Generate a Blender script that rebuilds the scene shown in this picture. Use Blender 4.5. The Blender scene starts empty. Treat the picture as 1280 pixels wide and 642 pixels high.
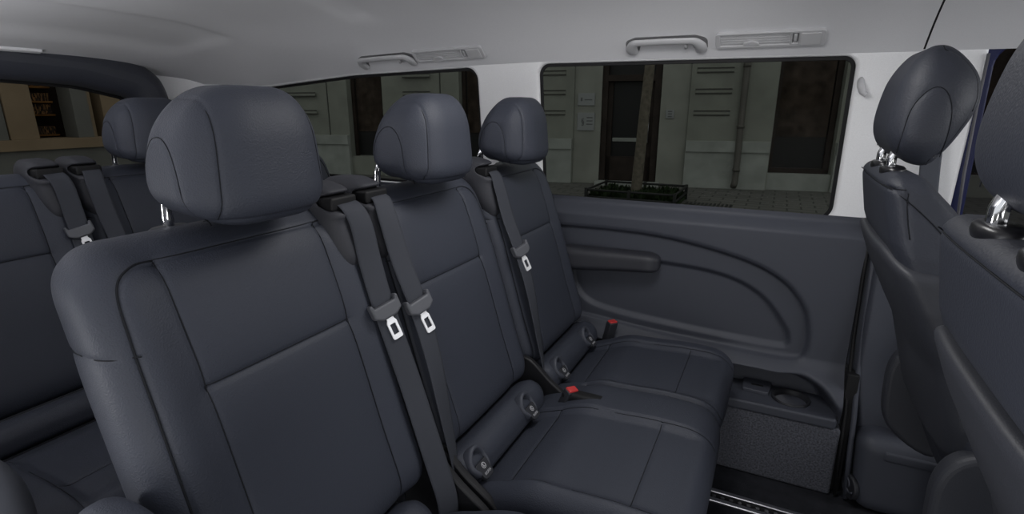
import bpy, math, random
import numpy as np
random.seed(4)
C = bpy.context.scene.collection
ZO = 1.10            # the van floor lies 1.10 m below the eye; world z = 0 on the floor

# ------------------------------------------------------------------ helpers
def tag(o, label=None, cat=None, group=None, kind=None):
    if label: o['label'] = label
    if cat: o['category'] = cat
    if group: o['group'] = group
    if kind: o['kind'] = kind
    return o

def thing(name, loc, label, cat, group=None):
    o = bpy.data.objects.new(name, None)
    o.empty_display_size = .05
    C.objects.link(o)
    o.location = (loc[0], loc[1], loc[2] + ZO)
    return tag(o, label, cat, group)

def origin(o):
    p = np.zeros(3)
    while o is not None:
        p += np.array(o.location); o = o.parent
    return p

def mk(name, verts, faces, mat, parent=None, smooth=True):
    v = np.array(verts, float).reshape(-1, 3).copy()
    v[:, 2] += ZO
    if parent is not None: v -= origin(parent)
    me = bpy.data.meshes.new(name)
    me.from_pydata(v.tolist(), [], [list(map(int, f)) for f in faces])
    me.update()
    if smooth: me.polygons.foreach_set('use_smooth', [True] * len(me.polygons))
    me.materials.append(mat)
    o = bpy.data.objects.new(name, me)
    C.objects.link(o)
    if parent is not None: o.parent = parent
    return o

def copy_tree(o, parent=None, drop=()):
    c = o.copy(); C.objects.link(c); c.parent = parent
    for ch in o.children:
        if ch.name.split('.')[0] not in drop: copy_tree(ch, c, drop)
    return c

def sm(t):
    t = np.clip(t, 0, 1); return t * t * (3 - 2 * t)

def catmull(pts, n=8, closed=False):
    P = np.array(pts, float); N = len(P); out = []
    rng = range(N if closed else N - 1)
    for i in rng:
        g = (lambda k: P[k % N]) if closed else (lambda k: P[min(max(k, 0), N - 1)])
        a, b, c, d = g(i - 1), g(i), g(i + 1), g(i + 2)
        for k in range(n):
            t = k / n
            out.append(.5 * (2 * b + (c - a) * t + (2 * a - 5 * b + 4 * c - d) * t * t + (3 * b - a - 3 * c + d) * t ** 3))
    if not closed: out.append(P[-1])
    return np.array(out)

def pdist(Q, poly, closed=False):
    """distance of the 2D points Q to a polyline"""
    A = np.array(poly, float); B = np.roll(A, -1, 0)
    if not closed: A, B = A[:-1], B[:-1]
    best = np.full(len(Q), 1e9)
    for a, b in zip(A, B):
        e = b - a; L = e @ e
        if L < 1e-12: continue
        t = np.clip(((Q - a) @ e) / L, 0, 1)
        d = Q - a - t[:, None] * e
        best = np.minimum(best, (d * d).sum(1))
    return np.sqrt(best)

def inside(Q, poly):
    A = np.array(poly, float); B = np.roll(A, -1, 0)
    r = np.zeros(len(Q), bool)
    for a, b in zip(A, B):
        if a[1] == b[1]: continue
        c = ((a[1] > Q[:, 1]) != (b[1] > Q[:, 1])) & (Q[:, 0] < (b[0] - a[0]) * (Q[:, 1] - a[1]) / (b[1] - a[1]) + a[0])
        r ^= c
    return r

def sdist(Q, poly):
    d = pdist(Q, poly, True); return np.where(inside(Q, poly), -d, d)

def normals(v, f):
    f = np.array(f); n = np.zeros_like(v)
    fn = np.cross(v[f[:, 2]] - v[f[:, 0]], v[f[:, 3]] - v[f[:, 1]])
    for k in range(4): np.add.at(n, f[:, k], fn)
    return n / np.maximum(np.linalg.norm(n, axis=1), 1e-12)[:, None]

def rbox(size, rad, res, p=2.0):
    """box of the given size about the origin with rounded edges (a radius per axis), as an even grid"""
    size = np.array(size, float); rad = np.minimum(np.array(rad, float), size / 2 * .999)
    n = [max(2, int(round(s / r))) for s, r in zip(size, res)]
    V = []; F = []
    for ax in range(3):
        b, c = (ax + 1) % 3, (ax + 2) % 3
        for side in (0, 1):
            I, J = np.meshgrid(np.arange(n[b] + 1), np.arange(n[c] + 1), indexing='ij')
            g = np.zeros(I.shape + (3,), int)
            g[..., ax] = side * n[ax]; g[..., b] = I; g[..., c] = J
            base = sum(len(x) for x in V)
            V.append(g.reshape(-1, 3))
            id_ = base + np.arange(I.size).reshape(I.shape)
            q = np.stack([id_[:-1, :-1], id_[1:, :-1], id_[1:, 1:], id_[:-1, 1:]], -1).reshape(-1, 4)
            F.append(q if side else q[:, ::-1])
    V = np.concatenate(V); F = np.concatenate(F)
    U, inv = np.unique(V, axis=0, return_inverse=True)
    F = inv.reshape(-1)[F]
    P = (U / np.array(n) - .5) * size
    inn = np.clip(P, -(size / 2 - rad), size / 2 - rad)
    d = (P - inn) / np.maximum(rad, 1e-9)
    L = (np.abs(d) ** p).sum(1) ** (1 / p)
    m = np.abs(d).max(1)
    k = np.where(L > 1e-9, np.maximum(m, 1e-9) / np.maximum(L, 1e-9), 1)
    # points on the flat faces keep their place, the edges and corners are rounded
    return inn + d * k[:, None] * rad, F

def seam(v, f, seams):
    """press stitched seams (grooves with softly padded sides) into a surface"""
    n = normals(v, f); out = v.copy()
    for s in seams:
        a, b = s['ax']; w = n @ np.array(s['dir'], float)
        ok = w > s.get('min', .25)
        if not ok.any(): continue
        idx = np.where(ok)[0]
        d = pdist(v[idx][:, [a, b]], s['line'], s.get('closed', False))
        g = s.get('depth', .0022) * np.exp(-(d / s.get('sig', .0028)) ** 2) + s.get('puff', .0014) * np.exp(-d / s.get('pw', .018))
        out[idx] -= n[idx] * (g * sm((w[idx] - s.get('min', .25)) / .25))[:, None]
    return out

def seam_shades(name, P, F, S, mat, parent, r0=.0009):
    """dark tubes that stand for the crevice shade of the pressed seams, one mesh"""
    n = normals(P, F); parts = []
    for s in S:
        a, b = s['ax']; c = 3 - a - b; r = s.get('r', r0)
        w = n @ np.array(s['dir'], float)
        idx = np.where(w > s.get('min', .25) + .05)[0]
        if not len(idx): continue
        L = np.array(s['line'], float)
        if s.get('closed'): L = np.vstack([L, L[:1]])
        seg = np.linalg.norm(np.diff(L, axis=0), axis=1); t = np.concatenate([[0], np.cumsum(seg)])
        m = max(3, int(t[-1] / .005)); q = np.linspace(0, t[-1], m)
        X = np.interp(q, t, L[:, 0]); Y = np.interp(q, t, L[:, 1])
        d2 = (P[idx, a][None] - X[:, None]) ** 2 + (P[idx, b][None] - Y[:, None]) ** 2
        g = np.exp(-d2 / .0035 ** 2); sw = g.sum(1); okp = (d2.min(1) < .0055 ** 2) & (sw > 1e-6)
        third = (g @ P[idx, c]) / np.maximum(sw, 1e-9); nn = (g @ n[idx]) / np.maximum(sw, 1e-9)[:, None]
        path = np.zeros((m, 3)); path[:, a] = X; path[:, b] = Y; path[:, c] = third
        path = path - nn * r * .15
        run = []
        for k in range(m + 1):
            if k < m and okp[k] and (not run or np.linalg.norm(path[k] - run[-1]) < .02): run.append(path[k]); continue
            if len(run) > 3:
                Q = np.array(run); Q[1:-1] = (Q[:-2] + Q[1:-1] * 2 + Q[2:]) / 4
                parts.append(tube(Q, r, 6))
            run = [path[k]] if k < m and okp[k] else []
    if parts: return mk(name, *join(*parts), mat, parent)

def box(name, lo, hi, r, mat, parent=None, res=None, seg=4, smooth=True):
    lo = np.array(lo, float); hi = np.array(hi, float); s = hi - lo
    r = np.minimum(np.full(3, r) if np.isscalar(r) else np.array(r, float), s / 2 * .98)
    # non uniform grid: a few steps in each rounded edge, one across the flat
    n = 2 * seg + 1
    V, F = rbox((1, 1, 1), (0, 0, 0), (1 / n,) * 3)
    g = np.round((V + .5) * n).astype(int)
    P = np.zeros_like(V)
    for a in range(3):
        t = np.arange(n + 1) / seg
        tab = np.where(np.arange(n + 1) <= seg, -s[a] / 2 + r[a] * np.tan(np.clip(t, 0, 1) * math.pi / 4), s[a] / 2 - r[a] * np.tan(np.clip((n - np.arange(n + 1)) / seg, 0, 1) * math.pi / 4))
        P[:, a] = tab[g[:, a]]
    inn = np.clip(P, -(s / 2 - r), s / 2 - r)
    d = (P - inn) / np.maximum(r, 1e-9); L = np.sqrt((d * d).sum(1)); m = np.abs(d).max(1)
    k = np.where(L > 1e-9, m / np.maximum(L, 1e-9), 1)
    P = inn + d * k[:, None] * r + (lo + hi) / 2
    if name is None: return P, F
    return mk(name, P, F, mat, parent, smooth)

def tube(path, r, seg=12, cap=True):
    P = np.array(path, float); N = len(P); V = []; F = []
    r = np.full(N, r) if np.isscalar(r) else np.array(r)
    T = np.gradient(P, axis=0); T /= np.linalg.norm(T, axis=1)[:, None]
    up = np.array([0, 0, 1.]) if abs(T[0][2]) < .9 else np.array([0, 1., 0])
    u = np.cross(T[0], up); u /= np.linalg.norm(u)
    for i in range(N):
        u = u - T[i] * (u @ T[i]); u /= np.linalg.norm(u); w = np.cross(T[i], u)
        for k in range(seg):
            a = 2 * math.pi * k / seg
            V.append(P[i] + r[i] * (math.cos(a) * u + math.sin(a) * w))
    for i in range(N - 1):
        for k in range(seg):
            k2 = (k + 1) % seg
            F.append((i * seg + k, i * seg + k2, (i + 1) * seg + k2, (i + 1) * seg + k))
    if cap:
        F.append(tuple(range(seg - 1, -1, -1))); F.append(tuple((N - 1) * seg + k for k in range(seg)))
    return V, F

def lathe(prof, c, seg=32, axis='z', sx=1, sy=1):
    V = []; F = []
    for (r, h) in prof:
        for k in range(seg):
            a = 2 * math.pi * k / seg
            p = (r * math.cos(a) * sx, r * math.sin(a) * sy, h)
            if axis == 'y': p = (p[0], p[2], p[1])
            if axis == 'x': p = (p[2], p[0], p[1])
            V.append((c[0] + p[0], c[1] + p[1], c[2] + p[2]))
    for i in range(len(prof) - 1):
        for k in range(seg):
            k2 = (k + 1) % seg
            F.append((i * seg + k, i * seg + k2, (i + 1) * seg + k2, (i + 1) * seg + k))
    F.append(tuple(range(seg - 1, -1, -1))); F.append(tuple((len(prof) - 1) * seg + k for k in range(seg)))
    return V, F

def join(*parts):
    V = []; F = []
    for v, f in parts:
        b = len(V); V += [tuple(x) for x in v]; F += [tuple(int(i) + b for i in q) for q in f]
    return V, F

def plate(outlines, thick, bevel=0.0):
    """a flat sheet with holes in the x,y plane, thickness about z = 0; returns verts, faces"""
    cu = bpy.data.curves.new('sheet', 'CURVE'); cu.dimensions = '2D'; cu.fill_mode = 'BOTH'
    cu.extrude = max(thick / 2 - bevel, 0); cu.bevel_depth = bevel; cu.offset = -bevel; cu.bevel_resolution = 3
    for ol in outlines:
        s = cu.splines.new('POLY'); s.points.add(len(ol) - 1); s.use_cyclic_u = True
        for p, q in zip(s.points, ol): p.co = (q[0], q[1], 0, 1)
    o = bpy.data.objects.new('sheet', cu); C.objects.link(o)
    dg = bpy.context.evaluated_depsgraph_get()
    me = bpy.data.meshes.new_from_object(o.evaluated_get(dg))
    V = np.array([tuple(v.co) for v in me.vertices]); F = [tuple(p.vertices) for p in me.polygons]
    bpy.data.objects.remove(o); bpy.data.curves.remove(cu); bpy.data.meshes.remove(me)
    return V, F

def rpoly(pts, rads, n=8):
    """polygon with rounded corners"""
    P = [np.array(p, float) for p in pts]; out = []
    N = len(P)
    for i in range(N):
        r = rads[i] if not np.isscalar(rads) else rads
        a, b, c = P[i - 1], P[i], P[(i + 1) % N]
        u = (a - b) / np.linalg.norm(a - b); w = (c - b) / np.linalg.norm(c - b)
        ang = math.acos(np.clip(u @ w, -1, 1)); d = r / math.tan(ang / 2)
        s, e = b + u * d, b + w * d
        bis = (u + w) / np.linalg.norm(u + w); ctr = b + bis * r / math.sin(ang / 2)
        a0 = math.atan2(*(s - ctr)[::-1]); a1 = math.atan2(*(e - ctr)[::-1])
        da = (a1 - a0 + math.pi) % (2 * math.pi) - math.pi
        for k in range(n + 1):
            t = a0 + da * k / n; out.append(ctr + r * np.array([math.cos(t), math.sin(t)]))
    return out

def grid(xs, ys, fn):
    X, Y = np.meshgrid(xs, ys, indexing='ij')
    V = fn(X.ravel(), Y.ravel())
    id_ = np.arange(X.size).reshape(X.shape)
    F = np.stack([id_[:-1, :-1], id_[1:, :-1], id_[1:, 1:], id_[:-1, 1:]], -1).reshape(-1, 4)
    return V, F

def ribbon(path, wid, half=.0215, th=.0012, n=8):
    P = catmull(path, n); W = catmull(wid, n); W /= np.linalg.norm(W, axis=1)[:, None]
    T = np.gradient(P, axis=0); T /= np.linalg.norm(T, axis=1)[:, None]
    W = W - T * (W * T).sum(1)[:, None]; W /= np.linalg.norm(W, axis=1)[:, None]
    Nn = np.cross(T, W); V = []; F = []
    cs = np.linspace(-1, 1, 9)
    for i in range(len(P)):
        for s in (1, -1):
            for c in cs * s: V.append(P[i] + W[i] * half * c + Nn[i] * th * s * (1.0 - .25 * (abs(c) > .55) + .0 * c))
    m = 18
    for i in range(len(P) - 1):
        for k in range(m):
            F.append((i * m + k, i * m + (k + 1) % m, (i + 1) * m + (k + 1) % m, (i + 1) * m + k))
    F.append(tuple(range(m - 1, -1, -1))); F.append(tuple((len(P) - 1) * m + k for k in range(m)))
    return V, F

def place(V, o, ex, ey, ez):
    V = np.array(V, float)
    return np.array(o) + V[:, :1] * np.array(ex) + V[:, 1:2] * np.array(ey) + V[:, 2:] * np.array(ez)

# ------------------------------------------------------------------ materials
def mat(name, col, rough=.5, metal=0, spec=.5, bump=0, scale=300, kind='noise', var=0, vscale=8, detail=3, coord='Object', sheen=0):
    m = bpy.data.materials.new(name); m.use_nodes = True
    nt = m.node_tree; b = nt.nodes['Principled BSDF']
    b.inputs['Base Color'].default_value = (*col, 1); b.inputs['Roughness'].default_value = rough
    b.inputs['Metallic'].default_value = metal; b.inputs['Specular IOR Level'].default_value = spec
    if sheen:
        b.inputs['Sheen Weight'].default_value = sheen; b.inputs['Sheen Roughness'].default_value = .5
    tc = nt.nodes.new('ShaderNodeTexCoord')
    if bump:
        if kind == 'voronoi':
            t = nt.nodes.new('ShaderNodeTexVoronoi'); t.feature = 'SMOOTH_F1'; h = t.outputs['Distance']
        else:
            t = nt.nodes.new('ShaderNodeTexNoise'); t.inputs['Detail'].default_value = detail; h = t.outputs['Fac']
        t.inputs['Scale'].default_value = scale
        bp = nt.nodes.new('ShaderNodeBump'); bp.inputs['Strength'].default_value = bump; bp.inputs['Distance'].default_value = .002
        nt.links.new(tc.outputs[coord], t.inputs['Vector']); nt.links.new(h, bp.inputs['Height'])
        nt.links.new(bp.outputs['Normal'], b.inputs['Normal'])
    if var:
        t2 = nt.nodes.new('ShaderNodeTexNoise'); t2.inputs['Scale'].default_value = vscale; t2.inputs['Detail'].default_value = 4
        r = nt.nodes.new('ShaderNodeValToRGB')
        r.color_ramp.elements[0].position = .3; r.color_ramp.elements[1].position = .7
        r.color_ramp.elements[0].color = (*[c * (1 - var) for c in col], 1)
        r.color_ramp.elements[1].color = (*[min(1, c * (1 + var)) for c in col], 1)
        nt.links.new(tc.outputs[coord], t2.inputs['Vector']); nt.links.new(t2.outputs['Fac'], r.inputs['Fac'])
        nt.links.new(r.outputs['Color'], b.inputs['Base Color'])
    return m

LEATHER = mat('blue black leather', (.032, .036, .050), .58, spec=.36, bump=.26, scale=520, kind='voronoi')
SEAMSHADE = mat('dark seam shade', (.010, .011, .014), .7, spec=.2)  # near-black colour of the tubes that paint the shade in the seams
LEATHER_COARSE = mat('grained leather', (.027, .030, .041), .56, spec=.40, bump=.2, scale=420, kind='voronoi')
PLASTIC_SIDE = mat('grey side plastic', (.095, .100, .118), .58, spec=.35, bump=.12, scale=700)
PANEL = mat('charcoal trim plastic', (.047, .051, .066), .55, spec=.4, bump=.14, scale=800)
DARKPL = mat('dark plastic', (.022, .023, .028), .5, spec=.4, bump=.06, scale=700)
BLACK = mat('black rubber', (.006, .006, .007), .6, spec=.3)
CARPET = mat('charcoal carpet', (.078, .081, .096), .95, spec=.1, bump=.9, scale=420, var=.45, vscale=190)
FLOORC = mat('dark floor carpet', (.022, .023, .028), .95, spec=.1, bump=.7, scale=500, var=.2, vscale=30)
HEADLINER = mat('light grey headliner cloth', (.68, .68, .70), .95, spec=.1, bump=.12, scale=900, var=.03, vscale=500)
PILLAR = mat('pale grey pillar cloth', (.80, .80, .81), .9, spec=.15, bump=.15, scale=800, var=.04, vscale=450)
GREYPL = mat('grey ceiling plastic', (.50, .50, .515), .5, spec=.35)
GREYDK = mat('dark grey plastic', (.10, .10, .11), .6)  # plain dark grey for the door seal and rail teeth
CHROME = mat('polished chrome', (.88, .88, .90), .09, metal=1)
ALU = mat('brushed aluminium', (.62, .62, .65), .32, metal=1)
STEEL = mat('bright steel', (.88, .88, .90), .38, metal=.35)
BELT = mat('charcoal belt webbing', (.040, .043, .053), .75, spec=.25, bump=.3, scale=900)
GRIP = mat('grey tongue plastic', (.085, .088, .10), .5, spec=.4)
RED = mat('red button', (.50, .035, .035), .4)
SYMBOL = mat('pale print', (.45, .45, .47), .6)
BLUE = mat('dark blue paint', (.003, .006, .045), .4, spec=.25)
TAILTRIM = mat('dark blue grey tailgate trim', (.045, .048, .062), .42, spec=.5, bump=.2, scale=500)
STUCCO = mat('grey green stucco', (0.225, 0.232, 0.203), .9, spec=.1, bump=.3, scale=60, var=.12, vscale=2)
STUCCO2 = mat('paler stucco', (0.262, 0.267, 0.237), .9, spec=.1, bump=.3, scale=60, var=.12, vscale=2)
STONE = mat('pale plinth stone', (0.300, 0.315, 0.292), .9, spec=.1, bump=.3, scale=20, var=.15, vscale=3)
GROOVE = mat('shadowed groove', (.075, .075, .068), .9, spec=.1)
WOOD = mat('dark brown joinery', (.030, .022, .018), .6, spec=.2, var=.3, vscale=6)
REFLECTION = mat('brown curtain', (.045, .034, .027), .9, spec=.1, var=.5, vscale=5)
SHOPGLASS = mat('dark shop glass', (.018, .018, .018), .35, spec=.2)
SIGN = mat('white enamel sign', (.27, .28, .28), .5, spec=.2)
SIGNPRINT = mat('grey sign print', (.11, .115, .115), .6)
PIPE = mat('grey brown downpipe', (.085, .080, .070), .6, spec=.3, var=.2, vscale=4)
BARK = mat('grey bark', (.135, .120, .095), .95, spec=.1, bump=.8, scale=30, var=.3, vscale=14)
LEAF = mat('dark green leaves', (.014, .026, .008), .7, spec=.2, var=.5, vscale=20)
IRON = mat('dark iron', (.018, .019, .018), .6, spec=.3)
BEIGE = mat('beige stone', (.30, .245, .175), .9, spec=.1, var=.15, vscale=2)
CONC = mat('blue grey concrete', (.185, .20, .20), .9, spec=.1, var=.12, vscale=2)
SHELFW = mat('orange brown shelf wood', (.24, .125, .045), .7, spec=.1, var=.5, vscale=5)

def paving():
    m = bpy.data.materials.new('street pavers'); m.use_nodes = True; nt = m.node_tree; b = nt.nodes['Principled BSDF']
    tc = nt.nodes.new('ShaderNodeTexCoord'); br = nt.nodes.new('ShaderNodeTexBrick')
    br.inputs['Scale'].default_value = 1; br.inputs['Brick Width'].default_value = .42; br.inputs['Row Height'].default_value = .24
    br.inputs['Mortar Size'].default_value = .014
    br.inputs['Color1'].default_value = (.115, .113, .105, 1); br.inputs['Color2'].default_value = (.135, .133, .124, 1)
    br.inputs['Mortar'].default_value = (.06, .06, .055, 1)
    nt.links.new(tc.outputs['Object'], br.inputs['Vector']); nt.links.new(br.outputs['Color'], b.inputs['Base Color'])
    b.inputs['Roughness'].default_value = .9; b.inputs['Specular IOR Level'].default_value = .1
    return m
PAVING = paving()

def clutter():
    m = bpy.data.materials.new('book spines'); m.use_nodes = True; nt = m.node_tree; b = nt.nodes['Principled BSDF']
    tc = nt.nodes.new('ShaderNodeTexCoord'); mp = nt.nodes.new('ShaderNodeMapping'); mp.inputs['Scale'].default_value = (1, 18, 4)
    v = nt.nodes.new('ShaderNodeTexVoronoi'); r = nt.nodes.new('ShaderNodeValToRGB')
    e = r.color_ramp.elements
    e[0].position = .2; e[0].color = (.02, .018, .015, 1); e[1].position = .85; e[1].color = (.36, .20, .08, 1)
    x = e.new(.55); x.color = (.07, .05, .04, 1)
    sp = nt.nodes.new('ShaderNodeSeparateColor')
    nt.links.new(tc.outputs['Object'], mp.inputs['Vector']); nt.links.new(mp.outputs['Vector'], v.inputs['Vector'])
    nt.links.new(v.outputs['Color'], sp.inputs['Color']); nt.links.new(sp.outputs['Red'], r.inputs['Fac'])
    nt.links.new(r.outputs['Color'], b.inputs['Base Color']); b.inputs['Roughness'].default_value = .9
    return m
BOOKS = clutter()

def tinted(name, t):
    m = bpy.data.materials.new(name); m.use_nodes = True; nt = m.node_tree
    nt.nodes.remove(nt.nodes['Principled BSDF'])
    tr = nt.nodes.new('ShaderNodeBsdfTransparent'); tr.inputs['Color'].default_value = (*t, 1)
    gl = nt.nodes.new('ShaderNodeBsdfGlossy'); gl.inputs['Roughness'].default_value = .02; gl.inputs['Color'].default_value = (.6, .6, .6, 1)
    fr = nt.nodes.new('ShaderNodeFresnel'); fr.inputs['IOR'].default_value = 1.06
    mx = nt.nodes.new('ShaderNodeMixShader')
    nt.links.new(fr.outputs['Fac'], mx.inputs['Fac']); nt.links.new(tr.outputs['BSDF'], mx.inputs[1]); nt.links.new(gl.outputs['BSDF'], mx.inputs[2])
    nt.links.new(mx.outputs['Shader'], nt.nodes['Material Output'].inputs['Surface'])
    return m
TINT = tinted('dark privacy glass', (.66, .67, .645))
TINT_REAR = tinted('dark rear glass', (.58, .56, .52))
TINT_FRONT = tinted('front door glass', (.5, .5, .5))

# ------------------------------------------------------------------ rear seats
ZF = [-.80, -.69, -.55, -.35, -.185, -.14]
def xfront(z): return np.interp(z, ZF, [-.495, -.528, -.574, -.632, -.690, -.716])
def xrear(z): return np.interp(z, ZF, [-.63, -.66, -.705, -.760, -.803, -.808])

def backrest(c, parent, w=.455):
    zb, zt = -.70, -.160
    V, F = rbox((1, w, zt - zb), (.42, .062, .072), (.11, .0036, .0036), 2.3)
    t = V[:, 0].copy(); y = V[:, 1].copy(); z = V[:, 2] + (zt + zb) / 2
    xf, xr = xfront(z), xrear(z)
    bol = sm((np.abs(y) - .135) / .05) * sm((-.17 - z) / .1)
    xf = xf + .006 * bol - .006 * np.cos(np.clip(y / .14, -1, 1) * math.pi / 2) * 0
    x = (xf + xr) / 2 + t * (xf - xr)
    # top face falls a little towards the rear
    z = z - .012 * sm((zt - .05 - z) / -.05) * sm((.0 - t) / .5)
    yy = y * (1 - .02 * sm((z + .35) / .2))
    P = np.stack([x, yy + c, z], 1)
    S = []
    ins = [(c - .131, -.70), (c - .131, -.36), (c - .133, -.190)]
    insr = [(2 * c - a, b) for a, b in ins]
    S.append(dict(ax=(1, 2), dir=(1, 0, .2), line=ins, puff=.0030, pw=.016))
    S.append(dict(ax=(1, 2), dir=(1, 0, .2), line=insr, puff=.0030, pw=.016))
    S.append(dict(ax=(1, 2), dir=(1, 0, .2), line=[(c - .131, -.352), (c + .131, -.352)], depth=.003, puff=.0065, pw=.020))
    for s in (-1, 1):
        arch = catmull([(c + s * .133, -.188), (c + s * .160, -.188), (c + s * .186, -.206), (c + s * .195, -.26), (c + s * .199, -.40), (c + s * .200, -.70)], 6)
        S.append(dict(ax=(1, 2), dir=(1, 0, .1), line=arch, min=.1, r=.0016, puff=.0032, pw=.016))
    S.append(dict(ax=(1, 2), dir=(1, 0, .6), line=[(c - .133, -.187), (c + .133, -.187)], min=.15))
    for s in (-1, 1):
        S.append(dict(ax=(0, 2), dir=(0, s, 0), line=[(-.9, -.285), (-.4, -.285)], min=.62))
    P = seam(P, F, S)
    o = mk('backrest', P, F, LEATHER, parent)
    seam_shades('seam', P, F, S, SEAMSHADE, o)
    return o

def headrest(c, parent, X=-.700, Z=-.061, W=.224, D=.156, H=.182, m=None, drop=0.010, ry=.080, oval=0.0):
    V, F = rbox((D, W, H), (.060, ry, .072), (.0032, .0032, .0032), 2.2)
    x, y, z = V[:, 0], V[:, 1], V[:, 2]
    z = np.where(z < 0, -(H / 2) * (np.abs(z) / (H / 2)) ** .62, z)
    h = z / H + .5; f = x / D + .5
    y = y * (1.0 - .15 * sm((h - .30) / .75) ** 1.3 - .03 * sm((.25 - h) / .25))
    x = x + (.30 - .14 * oval) * D * (1 - f) * sm((h - .28) / .80)
    x = x - oval * D * (.42 * f * sm((.62 - h) / .62) + .20 * f * sm((h - .7) / .4))                 # rear falls away to the crown
    x = x + .014 * (1 - (y / (W / 2)) ** 2) * f                      # face bows forward
    x = x - .018 * (h - .5) * f
    z = z - drop * f * (1 - h) + .012 * (1 - f) * (1 - h)
    P = np.stack([X + x, c + y, Z + z], 1)
    S = []
    for s in (-1, 1):
        S.append(dict(ax=(1, 2), dir=(1, 0, .35), line=[(c + s * W * .385, Z - .2), (c + s * W * .375, Z - .04), (c + s * W * .325, Z + .12)], min=.0, depth=.0013, puff=.0006))
        k = D / .172
        a = catmull([(X + .036 * k, Z - .11), (X + .034 * k, Z - .03), (X + .022 * k, Z + .008), (X - .002 * k, Z + .026), (X - .030 * k, Z + .016), (X - .054 * k, Z - .02), (X - .062 * k, Z - .11)], 6)
        S.append(dict(ax=(0, 2), dir=(0, s, 0), line=a, min=.35, depth=.0013, puff=.0005))
    S.append(dict(ax=(1, 2), dir=(1, 0, -.5), line=[(c - W * .385, Z - H * .45), (c + W * .385, Z - H * .45)], min=.1))
    P = seam(P, F, S)
    o = mk('headrest', P, F, m or LEATHER, parent)
    seam_shades('seam', P, F, S, SEAMSHADE, o, .0007)
    return o

def rear_headrest(c, parent, dz=0):
    hr = headrest(c, parent)
    for s in (-1, 1):
        mk('post', *tube([(-.772, c + s * .070, -.22), (-.772, c + s * .070, -.15), (-.770, c + s * .070, -.13), (-.750, c + s * .070, -.09)], .0074, 14), CHROME, hr)
        v, f = lathe([(.030, -.012), (.031, .0), (.029, .006), (.024, .009), (.010, .009)], (-.772, c + s * .070, -.171), 28, 'z', .62, 1)
        mk('post_guide', v, f, DARKPL, hr)
    return hr

def cushion(y0, y1, inserts, parent, deep=()):
    x0, x1, zt, zb = -.525, -.043, -.690, -.842
    w = y1 - y0
    V, F = rbox((x1 - x0, w, zt - zb), (.075, .045, .070), (.0042, .0042, .010), 2.2)
    x = V[:, 0] + (x0 + x1) / 2; y = V[:, 1] + (y0 + y1) / 2; z = V[:, 2] + (zt + zb) / 2
    top = sm((V[:, 2] + .02) / .05)
    # the rear dips towards the backrest; inserts lie lower than the bolsters
    z = z - top * .050 * sm((-.33 - x) / .17)
    for (a, b) in inserts:
        d = np.maximum(a - y, y - b)
        z = z - top * .016 * sm((.012 - d) / .03) * sm((-.06 - x) / .05)
    z = z + top * .008 * np.exp(-((x + .17) / .09) ** 2)
    x = x - .030 * sm((zt - .05 - z) / .12) * (V[:, 0] > 0)         # front face tucks under
    P = np.stack([x, y, z], 1)
    S = []
    for (a, b) in inserts:
        S.append(dict(ax=(0, 1), dir=(.2, 0, 1), line=[(-.52, a), (-.20, a - .004), (-.05, a - .006)]))
        S.append(dict(ax=(0, 1), dir=(.2, 0, 1), line=[(-.52, b), (-.20, b + .004), (-.05, b + .006)]))
        S.append(dict(ax=(0, 1), dir=(.2, 0, 1), line=[(-.168, a), (-.168, b)]))
        S.append(dict(ax=(0, 1), dir=(0, 0, 1), line=[(-.412, a), (-.412, b)]))
    for a in deep:
        S.append(dict(ax=(0, 1), dir=(.6, 0, .8), line=[(-.40, a), (0, a)], depth=.010, sig=.006, puff=.012, pw=.03, min=-.1))
    P = seam(P, F, S)
    o = mk('cushion', P, F, LEATHER, parent)
    seam_shades('seam', P, F, S, SEAMSHADE, o)
    return o

def roll(y0, y1, parent):
    """the padded roll between backrest and cushion"""
    pts = [(-.60, -.735), (-.535, -.690), (-.505, -.688), (-.486, -.700), (-.475, -.722), (-.480, -.750), (-.55, -.78)]
    prof = catmull(pts, 5, True); V = []; F = []
    ys = np.linspace(y0, y1, 24); n = len(prof)
    for i, y in enumerate(ys):
        e = min(i, len(ys) - 1 - i); k = [.8, .95, 1][min(e, 2)]
        for p in prof: V.append((-.53 + (p[0] + .53) * k, y, -.735 + (p[1] + .735) * k))
    for i in range(len(ys) - 1):
        for k in range(n): F.append((i * n + k, (i + 1) * n + k, (i + 1) * n + (k + 1) % n, i * n + (k + 1) % n))
    F.append(tuple(range(n))); F.append(tuple((len(ys) - 1) * n + k for k in range(n - 1, -1, -1)))
    return mk('rear_roll', V, F, LEATHER, parent)

def text_mesh(txt, size):
    cu = bpy.data.curves.new('lettering', 'FONT'); cu.body = txt; cu.size = size; cu.align_x = 'CENTER'; cu.align_y = 'CENTER'; cu.extrude = .0002
    o = bpy.data.objects.new('lettering', cu); C.objects.link(o)
    me = bpy.data.meshes.new_from_object(o.evaluated_get(bpy.context.evaluated_depsgraph_get()))
    V = np.array([tuple(v.co) for v in me.vertices]); F = [tuple(p.vertices) for p in me.polygons]
    bpy.data.objects.remove(o); bpy.data.curves.remove(cu); bpy.data.meshes.remove(me)
    return V, F

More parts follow.
